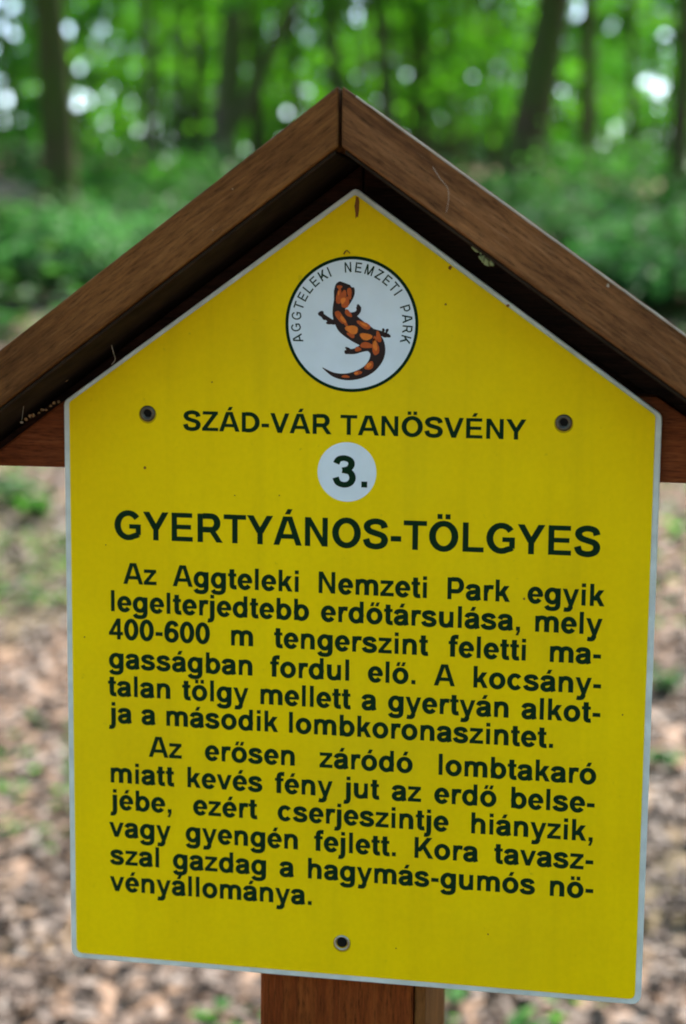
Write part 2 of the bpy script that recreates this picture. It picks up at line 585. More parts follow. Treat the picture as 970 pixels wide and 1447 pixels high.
G = {
    'A': (722, [D(78, 0, 322, 716, 150), D(644, 0, 400, 716, 150), B(170, 160, 552, 278)]),
    'D': (722, [B(73, 0, 213, 716), L((213, 657), (330, 657), *E(335, 358, 278, 299, 85, -85)[1], (330, 59), (213, 59))]),
    'E': (667, [B(73, 0, 213, 716), B(213, 598, 604, 716), B(213, 304, 575, 420), B(213, 0, 618, 118)]),
    'G': (778, [L(*E(396, 358, 280, 310, 36, 300)[1], (615, 112), (655, 140)), B(587, 118, 722, 388), B(420, 272, 600, 388)]),
    'K': (722, [B(74, 0, 214, 716), D(200, 225, 590, 716, 190), D(640, 0, 360, 440, 178)]),
    'L': (611, [B(73, 0, 213, 716), B(213, 0, 583, 120)]),
    'N': (722, [B(74, 0, 207, 716), B(512, 0, 645, 716), D(145, 716, 575, 0, 142)]),
    'O': (778, [E(389, 358, 275, 311)]),
    'P': (667, [B(73, 0, 213, 716), L((213, 657), (390, 657), *E(392, 462, 155, 195, 85, -85)[1], (390, 267), (213, 267))]),
    'R': (722, [B(73, 0, 213, 716), L((213, 657), (420, 657), *E(424, 487, 152, 170, 85, -85)[1], (410, 317), (213, 317)), D(640, 0, 440, 300, 165)]),
    'S': (667, [S((556, 510), (500, 625), (330, 669), (170, 622), (118, 527), (185, 430), (335, 376), (500, 318), (556, 212), (498, 92), (335, 47), (160, 92), (96, 228))]),
    'T': (611, [B(21, 596, 590, 716), B(236, 0, 376, 596)]),
    'V': (667, [D(78, 716, 333, 0, 150), D(588, 716, 333, 0, 150)]),
    'Y': (667, [D(84, 716, 333, 280, 165), D(582, 716, 333, 280, 165), B(263, 0, 403, 310)]),
    'Z': (611, [B(42, 598, 575, 716), B(20, 0, 584, 120), D(112, 100, 478, 620, 172)]),
    'M': (833, [B(73, 0, 205, 716), B(628, 0, 760, 716), D(150, 716, 416, 0, 145), D(683, 716, 416, 0, 145)]),
    'I': (278, [B(70, 0, 210, 716)]),
    '3': (556, [S((72, 540), (130, 638), (265, 669), (395, 622), (430, 525), (365, 425), (215, 385)), S((215, 388), (395, 345), (458, 212), (400, 92), (265, 47), (120, 92), (60, 215))]),
    '4': (556, [B(318, 0, 452, 716), B(25, 145, 535, 262), D(92, 220, 375, 716, 138)]),
    '6': (556, [E(282, 232, 178, 180), S((104, 240), (108, 400), (155, 560), (225, 645), (318, 668), (415, 625), (458, 540))]),
    '0': (556, [E(278, 358, 178, 305)]),
    'a': (556, [S((88, 355), (140, 440), (265, 466), (390, 435), (424, 340), (424, 150), (440, 60), (462, 0)), S((424, 292), (300, 272), (150, 235), (103, 152), (140, 75), (232, 48), (350, 82), (424, 175))]),
    'b': (611, [B(66, 0, 202, 716), E(322, 259, 184, 213)]),
    'c': (556, [E(292, 259, 184, 212, 38, 322)]),
    'd': (611, [E(289, 259, 184, 213), B(409, 0, 545, 716)]),
    'e': (556, [E(281, 259, 178, 212, -6, 325), B(110, 210, 515, 302)]),
    'f': (333, [L((152, 0), *catmull([(152, 540), (172, 630), (245, 664), (345, 660)])), B(12, 415, 318, 519)]),
    'g': (611, [E(287, 262, 182, 208), L((476, 519), *catmull([(476, 0), (455, -92), (380, -145), (270, -157), (150, -135), (92, -62)]))]),
    'h': (611, [B(66, 0, 202, 716), L(*catmull([(137, 320), (195, 430), (310, 466), (430, 425), (470, 320)]), (470, 0))]),
    'i': (278, [B(72, 0, 209, 519), B(72, 590, 209, 716)]),
    'j': (278, [L((141, 519), *catmull([(141, -40), (115, -125), (50, -155), (-20, -150)])), B(72, 590, 209, 716)]),
    'k': (556, [B(66, 0, 202, 716), D(195, 175, 440, 519, 180), D(470, 0, 290, 330, 165)]),
    'l': (278, [B(72, 0, 209, 716)]),
    'm': (889, [B(62, 0, 198, 519), L(*catmull([(130, 340), (190, 435), (290, 466), (400, 432), (444, 335)]), (444, 0)), L(*catmull([(444, 335), (500, 435), (605, 466), (715, 432), (759, 335)]), (759, 0))]),
    'n': (611, [B(66, 0, 202, 519), L(*catmull([(137, 320), (195, 430), (310, 466), (430, 425), (470, 320)]), (470, 0))]),
    'o': (611, [E(305, 259, 196, 212)]),
    'r': (389, [B(65, 0, 201, 519), S((133, 290), (180, 415), (265, 458), (388, 448))]),
    's': (556, [S((436, 358), (390, 440), (270, 467), (145, 435), (113, 368), (165, 302), (290, 262), (408, 222), (448, 152), (400, 76), (275, 48), (130, 80), (78, 165))]),
    't': (333, [L((157, 660), *catmull([(157, 150), (180, 75), (245, 54), (322, 62)])), B(18, 415, 312, 519)]),
    'u': (611, [L((130, 519), *catmull([(130, 200), (168, 92), (285, 50), (405, 92), (470, 200)])), B(402, 0, 538, 519)]),
    'v': (556, [D(80, 519, 278, 0, 146), D(476, 519, 278, 0, 146)]),
    'y': (556, [D(80, 519, 288, -10, 146), D(476, 519, 258, -95, 140), S((285, -40), (235, -140), (150, -160), (60, -150))]),
    'z': (500, [B(28, 402, 466, 519), B(20, 0, 478, 118), D(102, 100, 380, 430, 160)]),
    '-': (333, [B(38, 190, 296, 322)]),
    '.': (278, [B(70, 0, 208, 138)]),
    ',': (278, [B(70, 0, 208, 138), D(165, 0, 105, -150, 88)]),
    ' ': (278, []),
}


def accents(base, kind, cap):
    w, st = G[base]
    cx = w / 2
    y0, y1 = (768, 900) if cap else (578, 716)
    if kind == 'acute':
        e = [D(cx - 8, y0, cx + 62, y1, 128)]
    elif kind == 'two':
        e = [B(cx - 158, y0 + 8, cx - 36, y1), B(cx + 36, y0 + 8, cx + 158, y1)]
    else:
        e = [D(cx - 100, y0, cx - 48, y1, 108), D(cx + 72, y0, cx + 124, y1, 108)]
    return (w, st + e)


def dotless(base):
    return (G[base][0], [s for s in G[base][1] if s is not G[base][1][-1]])


for c, b_, k_, cap_ in (('Á', 'A', 'acute', 1), ('É', 'E', 'acute', 1), ('Ö', 'O', 'two', 1), ('á', 'a', 'acute', 0),
                        ('é', 'e', 'acute', 0), ('ó', 'o', 'acute', 0), ('ö', 'o', 'two', 0), ('ő', 'o', 'dbl', 0)):
    G[c] = accents(b_, k_, cap_)


class Ink:
    """collects glyph geometry, each stroke lifted a hair above the one before"""
    def __init__(self, hx=HX, hy=HY):
        self.v, self.f, self.k, self.hx, self.hy = [], [], 0, hx, hy

    def stroke(self, st, fn):
        kind, pts = st
        self.k += 1
        lift = 0.00006 + (self.k % 6) * 0.000012
        i0 = len(self.v)
        if kind == 'f':
            for x, y in pts:
                self.v.append(fn(x, y, lift))
            self.f.append((i0, i0 + 1, i0 + 2, i0 + 3))
            return
        n = len(pts)
        closed = math.dist(pts[0], pts[-1]) < 1
        for i, p in enumerate(pts):
            a = pts[i - 1] if i > 0 else (pts[-2] if closed else p)
            b = pts[i + 1] if i < n - 1 else (pts[1] if closed else p)
            tx, ty = b[0] - a[0], b[1] - a[1]
            l = math.hypot(tx, ty) or 1
            nx, ny = -ty / l, tx / l
            self.v.append(fn(p[0] + nx * self.hx, p[1] + ny * self.hy, lift))
            self.v.append(fn(p[0] - nx * self.hx, p[1] - ny * self.hy, lift))
        for i in range(n - 1):
            a = i0 + 2 * i
            self.f.append((a, a + 1, a + 3, a + 2))


def width(s):
    return sum(G[c][0] for c in s)


def text_line(s, p0, p1, capm, name='text_line', justify=True, thin=None, label=None):
    """p0 / p1: pixel positions of the ink's left end and right end on the baseline"""
    a, b = at_y(*p0, FY), at_y(*p1, FY)
    sz = capm / 716.0
    wz = sz * (0.965 if justify else 1.0)
    total = b.x - a.x
    nat = (width(s) - 70 - (40 if s[-1] == '-' else 60)) * wz
    ns = s.count(' ')
    extra, fx = 0.0, wz
    if justify and ns:
        extra = (total - nat) / ns
    else:
        fx = wz * total / nat
    if justify and ns and extra < -0.0016:             # a crowded line is set a little tighter
        extra = -0.0016
        fx = wz * (total - ns * extra) / nat
    ink = Ink(*(thin or (HX, HY)))
    x = a.x - 66 * fx
    n = len(s)
    z0, z1 = a.z, b.z
    for c in s:
        zz = z0 + (z1 - z0) * (x - a.x) / max(1e-6, total)
        if c in 'Á' or True:
            for st in G[c][1]:
                ink.stroke(st, lambda X, Y, l, x=x, zz=zz: (x + X * fx, FY - l, zz + Y * sz))
        x += G[c][0] * fx + (extra if c == ' ' else 0)
    o = sub(name, ink.v, ink.f, m_ink)
    if label:
        o['label'] = label
    return o


CAPH = 0.0147                              # capital height of the body text (metres)
text_line('SZÁD-VÁR TANÖSVÉNY', (261, 608), (741, 621.5), 0.01315, name='heading_line', justify=False, label='trail name in dark green capitals')
text_line('GYERTYÁNOS-TÖLGYES', (164, 761.5), (846, 786.5), 0.0195, name='title_line', justify=False, label='larger title in dark green capitals')
BODY = [
    ('Az Aggteleki Nemzeti Park egyik', (177, 825), (852, 857)),
    ('legelterjedtebb erdőtársulása, mely', (157, 863.5), (849, 897)),
    ('400-600 m tengerszint feletti ma-', (156, 903), (849, 939)),
    ('gasságban fordul elő. A kocsány-', (156, 944), (849, 981)),
    ('talan tölgy mellett a gyertyán alkot-', (155, 983), (848, 1021.5)),
    ('ja a második lombkoronaszintet.', (158, 1021), (782, 1057)),
    ('Az erősen záródó lombtakaró', (213, 1069.5), (841, 1108.5)),
    ('miatt kevés fény jut az erdő belse-', (157, 1105.5), (840, 1149)),
    ('jébe, ezért cserjeszintje hiányzik,', (160, 1143.5), (838, 1189)),
    ('vagy gyengén fejlett. Kora tavasz-', (157, 1182), (838, 1229.5)),
    ('szal gazdag a hagymás-gumós nö-', (158, 1221), (838, 1270)),
    ('vényállománya.', (158, 1258.5), (441, 1279)),
]
for s_, a_, b_ in BODY:
    text_line(s_, a_, b_, CAPH, justify=not s_.startswith('vény'))


def disc(name, cx, cz, r, y, mat, r_in=None, n=64):
    vs, fs = [], []
    if r_in is None:
        vs.append((cx, y, cz))
        for k in range(n):
            a = 2 * math.pi * k / n
            vs.append((cx + r * math.cos(a), y, cz + r * math.sin(a)))
        fs = [(0, 1 + (k + 1) % n, 1 + k) for k in range(n)]
    else:
        for k in range(n):
            a = 2 * math.pi * k / n
            vs.append((cx + r * math.cos(a), y, cz + r * math.sin(a)))
            vs.append((cx + r_in * math.cos(a), y, cz + r_in * math.sin(a)))
        fs = [(2 * k, 2 * k + 1, (2 * k + 3) % (2 * n), (2 * k + 2) % (2 * n)) for k in range(n)]
    return sub(name, vs, fs, mat)


# number disc
nc = at_y(490.5, 667, FY)
disc('number_disc', nc.x, nc.z, 0.0198, FY - 0.0001, m_white)
na, nb = at_y(473, 687.5, FY), at_y(519, 689.5, FY)
ink = Ink(78, 66)
szn = 0.0205 / 716
xx = na.x - 35 * szn
for c in '3.':
    for st in G[c][1]:
        ink.stroke(st, lambda X, Y, l, x=xx: (x + X * szn, FY - 0.0001 - l, na.z + Y * szn))
    xx += (G[c][0] + 40) * szn
sub('number', ink.v, ink.f, m_ink)

# emblem: white disc, ring, curved lettering, spotted salamander
ec = at_y(497, 458.5, FY)
ER = 0.0442
disc('emblem_disc', ec.x, ec.z, ER - 0.0004, FY - 0.0001, m_white)
disc('emblem_ring', ec.x, ec.z, ER, FY - 0.0002, m_ink, ER - 0.0021, 96)


def emblem_text():
    ink = Ink(54, 50)
    sz = 0.0066 / 716
    rb = ER * 0.765
    words = [('AGGTELEKI', 200.5, 113.0), ('NEMZETI', 99.5, 33.5), ('PARK', 21.5, -18.5)]
    for w, a0, a1 in words:
        tot = width(w) - 80
        x = -20.0
        for c in w:
            adv = G[c][0]
            ang = R(a0 + (a1 - a0) * (x + adv / 2 + 10) / tot)
            rx, rz = math.cos(ang), math.sin(ang)
            for st in G[c][1]:
                kind, pts = st
                if kind == 'f' and c != ' ':
                    # slimmer stems for the light lettering of the ring
                    mx = sum(p[0] for p in pts) / 4
                    my = sum(p[1] for p in pts) / 4
                    wx = max(p[0] for p in pts) - min(p[0] for p in pts)
                    wy = max(p[1] for p in pts) - min(p[1] for p in pts)
                    if wy > wx and abs(pts[0][0] - pts[3][0]) < 1:
                        pts = [(mx + (p[0] - mx) * 0.85, p[1]) for p in pts]
                    elif abs(pts[0][0] - pts[3][0]) < 1:
                        pts = [(p[0], my + (p[1] - my) * 0.85) for p in pts]
                    else:
                        bw = (pts[1][0] - pts[0][0]) * 0.06
                        pts = [(pts[0][0] + bw, pts[0][1]), (pts[1][0] - bw, pts[1][1]), (pts[2][0] - bw, pts[2][1]), (pts[3][0] + bw, pts[3][1])]
                def fn(X, Y, l, adv=adv, rx=rx, rz=rz):
                    tx = (X - adv / 2) * sz * 0.86
                    rr = rb + Y * sz
                    return (ec.x + rx * rr + rz * tx, FY - 0.0001 - l, ec.z + rz * rr - rx * tx)
                ink.stroke((kind, pts), fn)
            x += adv
    sub('emblem_lettering', ink.v, ink.f, m_ink)


emblem_text()


def epx(x, y):
    p = at_y(380 + x / 4.0417, 340 + y / 4.0417, FY)
    return p.x, p.z


def ribbon(pts, y):
    """pts: (x, y, half width) in the emblem's drawing units"""
    C_ = catmull(pts, 6)
    vs, fs = [], []
    for i, p in enumerate(C_):
        a, b = C_[max(0, i - 1)], C_[min(len(C_) - 1, i + 1)]
        tx, ty = b[0] - a[0], b[1] - a[1]
        l = math.hypot(tx, ty) or 1
        nx, ny = -ty / l, tx / l
        for s in (1, -1):
            X, Z = epx(p[0] + s * nx * p[2], p[1] + s * ny * p[2])
            vs.append((X, y, Z))
    for i in range(len(C_) - 1):
        a = 2 * i
        fs.append((a, a + 1, a + 3, a + 2))
    return vs, fs


def blobs(items, y, sc_=1.0):
    vs, fs = [], []
    for k, (cx, cy, rx, ry, rot) in enumerate(items):
        i0 = len(vs)
        n = 14
        for j in range(n):
            a = 2 * math.pi * j / n
            q_ = 1 + 0.12 * math.sin(3 * a + cx)
            u, v = rx * sc_ * math.cos(a) * q_, ry * sc_ * math.sin(a) * q_
            X, Z = epx(cx + u * math.cos(R(rot)) - v * math.sin(R(rot)), cy + u * math.sin(R(rot)) + v * math.cos(R(rot)))
            vs.append((X, y - (k % 5) * 0.000012, Z))
        fs.append(tuple(range(i0, i0 + n)))
    return vs, fs


y0 = FY - 0.00022
v1, f1 = ribbon([(438, 243, 30), (432, 262, 52), (432, 295, 60), (420, 340, 50), (402, 385, 36), (410, 425, 46), (445, 468, 66),
                 (500, 512, 66), (556, 548, 62), (603, 590, 58), (622, 640, 44), (608, 690, 36), (570, 735, 30), (510, 766, 25), (440, 778, 19), (370, 765, 12), (308, 726, 2)], y0)
for rb in ([(400, 440, 22), (370, 466, 15), (335, 446, 12), (305, 425, 12)], [(470, 430, 20), (500, 418, 14), (514, 400, 13), (514, 380, 15)],
           [(600, 530, 26), (640, 530, 15), (668, 540, 14), (676, 528, 14)], [(570, 600, 30), (525, 618, 20), (490, 632, 16), (448, 634, 14)]):
    v2, f2 = ribbon(rb, y0 - 0.00001)
    k = len(v1)
    v1 += v2
    f1 += [tuple(i + k for i in f) for f in f2]
v2, f2 = blobs([(300, 418, 17, 17, 0), (318, 440, 18, 12, 30), (345, 468, 16, 12, 0), (514, 383, 19, 13, 80), (676, 515, 8, 14, 20), (684, 545, 14, 9, 0),
                (655, 512, 8, 12, 0), (452, 618, 9, 16, -60), (448, 636, 17, 12, 0), (480, 632, 20, 13, 0)], y0 - 0.00003)
k = len(v1)
v1 += v2
f1 += [tuple(i + k for i in f) for f in f2]
sub('salamander', v1, f1, m_sblack)
v1, f1 = blobs([(402, 320, 14, 40, 6), (440, 355, 18, 30, 20), (405, 265, 14, 9, 0), (428, 310, 14, 24, 20), (462, 300, 11, 30, -5),
                (455, 415, 24, 12, 50), (405, 435, 15, 36, -30), (430, 460, 10, 30, -35), (545, 482, 38, 15, 28), (470, 540, 22, 10, 30),
                (628, 550, 12, 30, -12), (560, 598, 34, 15, 5), (610, 610, 17, 42, -8), (575, 715, 26, 17, -40), (510, 755, 20, 11, -10), (440, 776, 20, 7, 5),
                (510, 620, 16, 12, 0), (605, 570, 10, 22, 10)], y0 - 0.0001, 1.14)
sub('salamander_spot', v1, f1, m_sred)
v1, f1 = blobs([(476, 508, 38, 24, 15), (556, 548, 36, 20, 10), (425, 343, 13, 20, 25), (425, 450, 10, 24, -35), (608, 600, 12, 30, -8), (572, 712, 17, 11, -40), (400, 300, 5, 14, 0), (545, 480, 24, 7, 28), (500, 757, 12, 6, -10)], y0 - 0.00018)
sub('salamander_spot', v1, f1, m_sor)


# screws
m_halo = plain('rust_stained_yellow', (0.46, 0.30, 0.004), 0.7, 0.05, vary=0.25, scale=200)
def lathe(prof, n=20):
    """prof: (radius, y) from the rim to the centre, axis along Y"""
    bm = bmesh.new()
    rings = []
    for r, y in prof:
        if r < 1e-6:
            rings.append([bm.verts.new((0, y, 0))])
        else:
            rings.append([bm.verts.new((r * math.cos(2 * math.pi * k / n), y, r * math.sin(2 * math.pi * k / n))) for k in range(n)])
    for a, b in zip(rings, rings[1:]):
        for k in range(n):
            j = (k + 1) % n
            if len(b) == 1:
                bm.faces.new((a[k], a[j], b[0]))
            else:
                bm.faces.new((a[k], a[j], b[j], b[k]))
    return bm


for i, (u, v, mt) in enumerate(((209, 584.5, m_screw), (797, 597.5, m_screw), (483.5, 1332.5, m_zinc))):
    p = at_y(u, v, FY)
    s = bmobj('screw', lathe([(0.0056, 0.0004), (0.0054, -0.0004), (0.0046, -0.0011), (0.0034, -0.0013), (0.0030, -0.0006), (0.0, -0.0003)] if i < 2 else
                             [(0.0058, 0.0004), (0.0056, -0.0003), (0.0048, -0.0009), (0.0040, -0.0002), (0.0036, 0.0003), (0.0, 0.0003)]), mt, board, (p.x, FY, p.z), smooth=True)
    disc('rust_halo', p.x, p.z - 0.0005, 0.0062, FY - 0.00012, m_halo, n=24)
    h = disc('screw_socket', p.x + (0.0003 if i < 2 else 0.0002), p.z + (0.0006 if i < 2 else 0.0008), 0.0030 if i < 2 else 0.0036, FY - (0.00065 if i < 2 else 0.0007), m_black, n=6 if i < 2 else 20)

# dirt and wear on the yellow face
def smudge(name, u, v, r, mat, sx=1.0, sy=1.0):
    p = at_y(u, v, FY)
    n = 12
    vs = [(p.x + r * sx * math.cos(2 * math.pi * k / n) * random.uniform(.7, 1.2), FY - 0.00013, p.z + r * sy * math.sin(2 * math.pi * k / n) * random.uniform(.7, 1.2)) for k in range(n)]
    return sub(name, vs, [tuple(reversed(range(n)))], mat)


for u, v, r in ((205, 661, 0.0011), (741, 846, 0.0009), (718, 432, 0.0010), (636, 378, 0.0013), (630, 430, 0.0008), (332, 700, 0.0006), (120, 900, 0.0006), (880, 1010, 0.0006), (560, 1340, 0.0005), (300, 540, 0.0006), (150, 770, 0.0005), (690, 1320, 0.0006), (395, 700, 0.0005)):
    smudge('dirt_speck', u, v, r, m_rust)
smudge('rust_streak', 505, 291, 0.0022, m_rust, 0.8, 3.6)


def tube(pts, r0, r1, n=5):
    vs, fs = [], []
    for i, p in enumerate(pts):
        p = Vector(p)
        a, b = Vector(pts[max(0, i - 1)]), Vector(pts[min(len(pts) - 1, i + 1)])
        t = (b - a).normalized()
        s = t.cross(Vector((0.3, 1, 0.2))).normalized()
        w = t.cross(s)
        r = r0 + (r1 - r0) * i / (len(pts) - 1)
        for k in range(n):
            an = 2 * math.pi * k / n
            vs.append(p + (s * math.cos(an) + w * math.sin(an)) * r)
    for i in range(len(pts) - 1):
        for k in range(n):
            a, b = i * n + k, i * n + (k + 1) % n
            fs.append((a, b, b + n, a + n))
    return vs, fs


# pale strip painting the sky light caught on the right plank's top arris
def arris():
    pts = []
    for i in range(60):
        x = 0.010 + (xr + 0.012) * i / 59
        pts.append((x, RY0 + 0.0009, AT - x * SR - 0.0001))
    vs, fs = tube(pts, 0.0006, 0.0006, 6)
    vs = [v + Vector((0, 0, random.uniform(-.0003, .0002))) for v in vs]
    mesh('edge_highlight', vs, fs, m_highlight, root, PL, True)


m_highlight = plain('pale_edge_highlight', (0.42, 0.36, 0.28), 0.9, 0.1, vary=0.5, scale=60)
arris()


# pieces of dirt, silk and lichen caught on the timber
def pxtube(name, pix, y, r0, r1, mat, n=4):
    pts = [at_y(u, v, y + random.uniform(-0.0006, 0.0006)) for u, v in pix]
    pts = catmull([tuple(p) for p in pts], 5)
    vs, fs = tube(pts, r0, r1, n)
    return mesh(name, vs, fs, mat, root, PL, True)


pxtube('cobweb_thread', [(612, 236), (622, 252), (633, 266), (634, 284), (631, 300)], -0.0611, 0.00018, 0.00012, m_thread)
pxtube('cobweb_thread', [(156, 481), (160, 496), (163, 508), (158, 515)], 0.000, 0.0004, 0.0003, m_thread)
pxtube('cobweb_thread', [(36, 550), (34, 572), (31, 594)], -0.02, 0.00018, 0.00015, m_thread)
pxtube('cobweb_thread', [(486, 359), (490, 354), (495, 358)], -0.0030, 0.0005, 0.0003, m_rust)


def lumps(name, spots, mat):
    bm = bmesh.new()
    for p, r in spots:
        mtx = Matrix.Translation(p) @ Euler((random.random() * 3, random.random() * 3, 0)).to_matrix().to_4x4()
        res = bmesh.ops.create_icosphere(bm, subdivisions=1, radius=r, matrix=mtx)
        for v in res['verts']:
            v.co += Vector([random.uniform(-r, r) * 0.35 for _ in range(3)])
    return part(name, bm, mat)


lumps('lichen_patch', [(at_y(random.gauss(680, 9), 0, 0) * 0 + at_y(672 + k * 3.2 + random.uniform(-2, 2), 352 + k * 2.6 + random.uniform(-4, 4), -0.035), random.uniform(0.0015, 0.0030)) for k in range(9)], m_lichen)
lumps('lichen_patch', [(at_y(861, 403, -0.058), 0.0016), (at_y(863, 405, -0.056), 0.0012)], m_thread)
lumps('debris_crumb', [(at_y(91 + random.uniform(-5, 5), 535 + random.uniform(-3, 3), 0.004), random.uniform(0.0007, 0.0016)) for k in range(6)], m_twig)
lumps('debris_crumb', [(at_y(36 + 6.0 * k + random.uniform(-2, 2), 592 - 2.9 * k + random.uniform(-2, 2), 0.006), random.uniform(0.0008, 0.0015)) for k in range(9)], m_twig)
lumps('debris_crumb', [(at_y(329, 267, -0.0603), 0.0006)], m_twig)
lumps('debris_crumb', [(at_y(301, 325, -0.0603), 0.0006)], m_twig)
lumps('debris_crumb', [(at_y(31, 597, 0.003), 0.0010)], m_thread)


# ------------------------------------------------------------------ the forest
def bark_mat(name, a, b_, moss):
    m, nt, b = new_mat(name)
    tc = N(nt, 'ShaderNodeTexCoord')
    mp = N(nt, 'ShaderNodeMapping')
    mp.inputs['Scale'].default_value = (9, 9, 1.6)
    nt.links.new(tc.outputs['Object'], mp.inputs[0])
    n1 = N(nt, 'ShaderNodeTexNoise')
    n1.inputs['Scale'].default_value = 2
    n1.inputs['Detail'].default_value = 6
    nt.links.new(mp.outputs[0], n1.inputs['Vector'])
    r = ramp(nt, [(0.3, a), (0.7, b_)])
    nt.links.new(n1.outputs[0], r.inputs[0])
    n2 = N(nt, 'ShaderNodeTexNoise')
    n2.inputs['Scale'].default_value = 1.4
    nt.links.new(tc.outputs['Object'], n2.inputs['Vector'])
    r2 = ramp(nt, [(0.45, (0, 0, 0)), (0.65, (0.8, 0.8, 0.8))])
    r2.color_ramp.elements[0].position = 0.30
    r2.color_ramp.elements[1].position = 0.58
    nt.links.new(n2.outputs[0], r2.inputs[0])
    mx = N(nt, 'ShaderNodeMix', data_type='RGBA')
    nt.links.new(r2.outputs[0], mx.inputs[0])
    nt.links.new(r.outputs[0], mx.inputs[6])
    mx.inputs[7].default_value = (*moss, 1)
    nt.links.new(mx.outputs[2], b.inputs['Base Color'])
    bp = N(nt, 'ShaderNodeBump')
    bp.inputs['Strength'].default_value = 0.7
    bp.inputs['Distance'].default_value = 0.02
    nt.links.new(n1.outputs[0], bp.inputs['Height'])
    nt.links.new(bp.outputs[0], b.inputs['Normal'])
    b.inputs['Roughness'].default_value = 0.9
    b.inputs['Specular IOR Level'].default_value = 0.1
    return m


m_bark = bark_mat('dark_bark', (0.035, 0.025, 0.014), (0.085, 0.06, 0.032), (0.045, 0.075, 0.012))
m_bark2 = bark_mat('grey_brown_bark', (0.055, 0.042, 0.028), (0.12, 0.09, 0.055), (0.055, 0.09, 0.015))
m_leaf_a = leaf_mat('fresh_beech_leaf', [(0.045, 0.15, 0.014), (0.07, 0.205, 0.020), (0.10, 0.25, 0.025)], 0.5)
m_leaf_b = leaf_mat('mid_green_leaf', [(0.022, 0.095, 0.014), (0.035, 0.13, 0.02), (0.055, 0.17, 0.02)], 0.45)
m_leaf_c = leaf_mat('bluish_green_leaf', [(0.028, 0.095, 0.028), (0.045, 0.14, 0.04), (0.075, 0.19, 0.06)], 0.4, tcol=(1.1, 1.4, 0.9))
m_leaf_d = leaf_mat('undergrowth_leaf', [(0.014, 0.048, 0.012), (0.028, 0.095, 0.024), (0.05, 0.14, 0.035), (0.035, 0.055, 0.015)], 0.38, tcol=(1.1, 1.4, 0.8))
m_litter = leaf_mat('fallen_leaf', [(0.045, 0.027, 0.018), (0.073, 0.046, 0.033), (0.088, 0.059, 0.045), (0.085, 0.050, 0.031), (0.125, 0.092, 0.075), (0.060, 0.038, 0.026)], 0.0, 0.6, 0.3)

LEAFN = []


def add_leaf(vs, fs, c, size, rot, wide=0.6, fold=0.18):
    """pointed, folded leaf: four triangles' worth of outline round a midrib"""
    i = len(vs)
    L_, W_ = size, size * wide / 2
    for p in ((0, -L_ / 2, 0), (W_, -L_ * 0.08, fold * W_ * 2), (0, L_ / 2, 0), (-W_, -L_ * 0.08, fold * W_ * 2)):
        vs.append(c + rot @ Vector(p))
    fs.append((i, i + 1, i + 2))
    fs.append((i, i + 2, i + 3))


def rnd_rot(tilt):
    return Euler((random.gauss(0, tilt), random.gauss(0, tilt), random.uniform(0, 6.283))).to_matrix()


ROTS = [rnd_rot(0.65) for _ in range(400)]
ROTS_LOW = [rnd_rot(0.2) for _ in range(400)]
ROTS_FLAT = [rnd_rot(0.35) for _ in range(400)]


